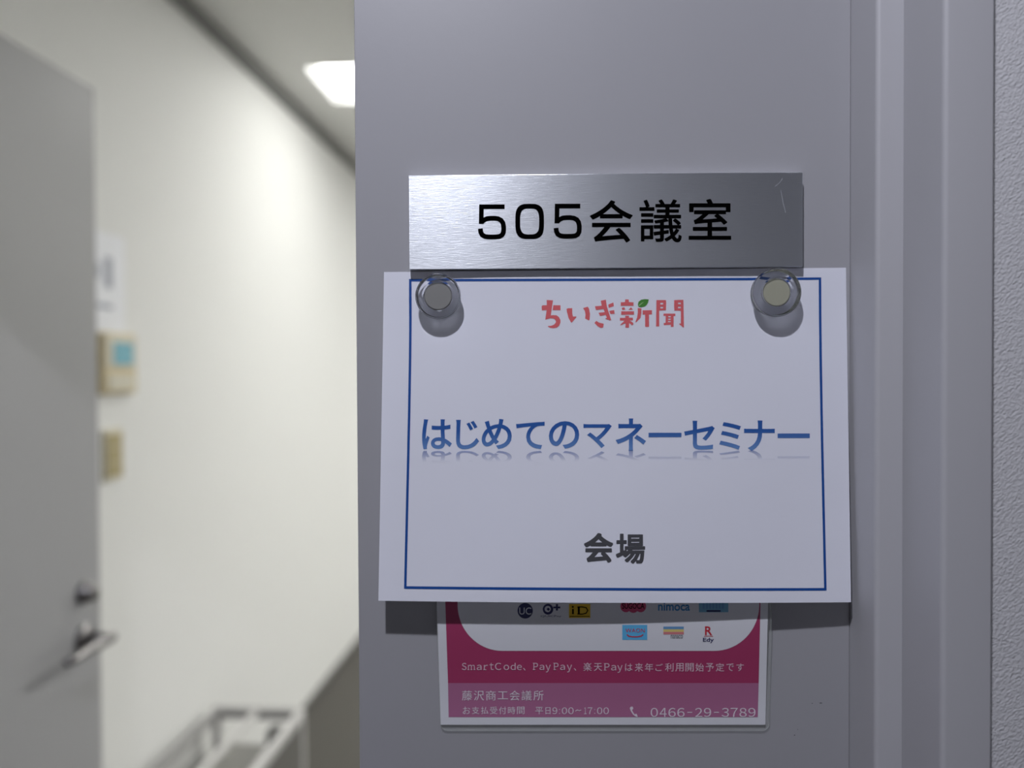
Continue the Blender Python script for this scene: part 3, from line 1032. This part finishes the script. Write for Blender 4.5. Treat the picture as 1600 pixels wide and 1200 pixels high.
# ------------------------------------------------------------------ metal nameplate
ST = 0.0064
SG = [(638.0, 274.0), (1254.3, 269.0), (1254.3, 416.6), (639.0, 421.2)]
sb = P(946, 419, 0)
plate = thing('nameplate', sb, 'brushed aluminium room sign with black lettering on the grey door leaf', 'sign')
def slab(pxs, y0, y1, grow=0.0):
    f_ = [P(x, y, y0) for x, y in pxs]
    m_ = MB()
    bk = [Vector((v.x, y1, v.z)) for v in f_]
    m_.add(f_ + bk, [(0, 1, 2, 3), (7, 6, 5, 4), (0, 4, 5, 1), (1, 5, 6, 2), (2, 6, 7, 3), (3, 7, 4, 0)])
    return m_
slab(SG, -ST, -ST + 0.0022).build('metal_face', M_ALU, plate, bevel=0.0003)
bk = [P(x, y, -ST) for x, y in SG]
ctr = (bk[0] + bk[2]) / 2
bb = MB()
q = [ctr + (v - ctr) * 0.9985 for v in bk]
bb.add([Vector((v.x, -ST + 0.0022, v.z)) for v in q] + [Vector((v.x, -0.0001, v.z)) for v in q], [(0, 1, 2, 3), (7, 6, 5, 4), (0, 4, 5, 1), (1, 5, 6, 2), (2, 6, 7, 3), (3, 7, 4, 0)])
bb.build('backing', M_ALUEDGE, plate)
PS = lambda x, y: P(x, y, -ST - 0.00012)
k = MB()
five = [(235 + 263, 240), (235, 240), (231.5, 436)]
bowl = [(238, 414), (262, 392), (300, 375), (340, 371), (385, 371), (425, 377), (458, 394), (479, 425), (486.5, 465), (487, 500), (483, 535), (468, 562), (440, 578), (400, 583), (355, 584), (310, 583), (272, 577), (243, 560), (227, 530), (222, 488)]
def d5(ox, oy):
    cv = lambda x, y: PS(720 + (x + ox) / 7.273, 290 + (y + oy) / 7.273)
    stroke(k, five, 53, cv)
    stroke(k, bowl, 55, cv)
d5(0, 0)
d5(860, -7)
c5 = lambda x, y: PS(720 + x / 7.273, 290 + y / 7.273)
ring = []
for i in range(49):
    a = 2 * math.pi * i / 48
    ca, sa = math.cos(a), math.sin(a)
    ring.append((782.5 + 135.5 * math.copysign(abs(ca) ** 0.62, ca), 407.5 + 174 * math.copysign(abs(sa) ** 0.62, sa)))
ro, ri = [], []
for i in range(48):
    a = 2 * math.pi * i / 48
    ca, sa = math.cos(a), math.sin(a)
    ex = 0.60
    ro.append((782.5 + 163 * math.copysign(abs(ca) ** ex, ca), 407.5 + 200.5 * math.copysign(abs(sa) ** ex, sa)))
    ri.append((782.5 + 108 * math.copysign(abs(ca) ** ex, ca), 407.5 + 147 * math.copysign(abs(sa) ** ex, sa)))
for i in range(48):
    j = (i + 1) % 48
    k.add([c5(*ro[i]), c5(*ro[j]), c5(*ri[j]), c5(*ri[i])], [(0, 1, 2, 3)])
k.build('number_lettering', M_BLACK, plate)
k = MB()
bold(k, '会', (921.6, 312.8, 988.6, 379.0), PS, 0.85)
bold(k, '議', (999.1, 311.6, 1065.2, 378.6), PS, 0.75)
bold(k, '室', (1076.0, 310.8, 1142.4, 374.8), PS, 0.85)
k.build('name_lettering', M_BLACK, plate)
M_SCRATCH = mat('scratched_metal', (0.80, 0.82, 0.86), 0.6, 0.6)
M_SCRATCH.node_tree.nodes['Principled BSDF'].inputs['Alpha'].default_value = 0.2
k = MB()
stroke(k, [(1222.5, 278.8), (1218.8, 285), (1211.3, 291)], 1.2, PS)
stroke(k, [(1220, 297.5), (1221.5, 305), (1224, 318), (1227.5, 332.5)], 1.2, PS)
k.build('scratch', M_SCRATCH, plate)

# ------------------------------------------------------------------ clear magnets
def magnet(px, py, rpx, disc_mat, label, zoff):
    h0 = paper_h(px, py)
    base = P(px, py, -(h0 + 0.0006))
    r = 0.01455 * rpx / 36.2
    t = thing('magnet', base, label, 'magnet', group='clear round magnets holding the paper')
    ax = (0, -1, 0)
    k = MB()
    rd = 0.0088
    # a clear spool shaped ring around the core
    prof = [(rd, 0.0), (r * 0.90, 0.0), (r * 0.94, 0.0007), (r * 0.94, 0.0014), (r * 0.88, 0.0032), (r * 0.88, 0.0042), (r * 0.96, 0.0058),
            (r * 0.995, 0.0067), (r, 0.0077), (r * 0.985, 0.0087), (r * 0.94, 0.0094), (r * 0.86, 0.0097), (rd + 0.0012, 0.0093), (rd + 0.0002, 0.0084), (rd, 0.0075), (rd, 0.0)]
    k.lathe(prof, base, ax, 64).build('clear_body', M_CLEAR, t, smooth=True)
    k = MB()
    rc = rd - 0.0001
    k.lathe([(0.0, 0.0002), (rc, 0.0002), (rc, 0.0072), (rc - 0.0005, 0.0077), (0.0, 0.0077)], base, ax, 48).build('magnet_disc', disc_mat, t, smooth=True)
    for ch in t.children:
        ch.data.set_sharp_from_angle(angle=math.radians(30))
    return t

magnet(686.2, 464.6, 35.8, M_MAGGREY, 'clear round magnet with a grey core at the left corner of the paper', 0)
magnet(1207.2, 458.8, 38.2, M_MAGCREAM, 'clear round magnet with a pale yellowish core at the right corner of the paper', 0)
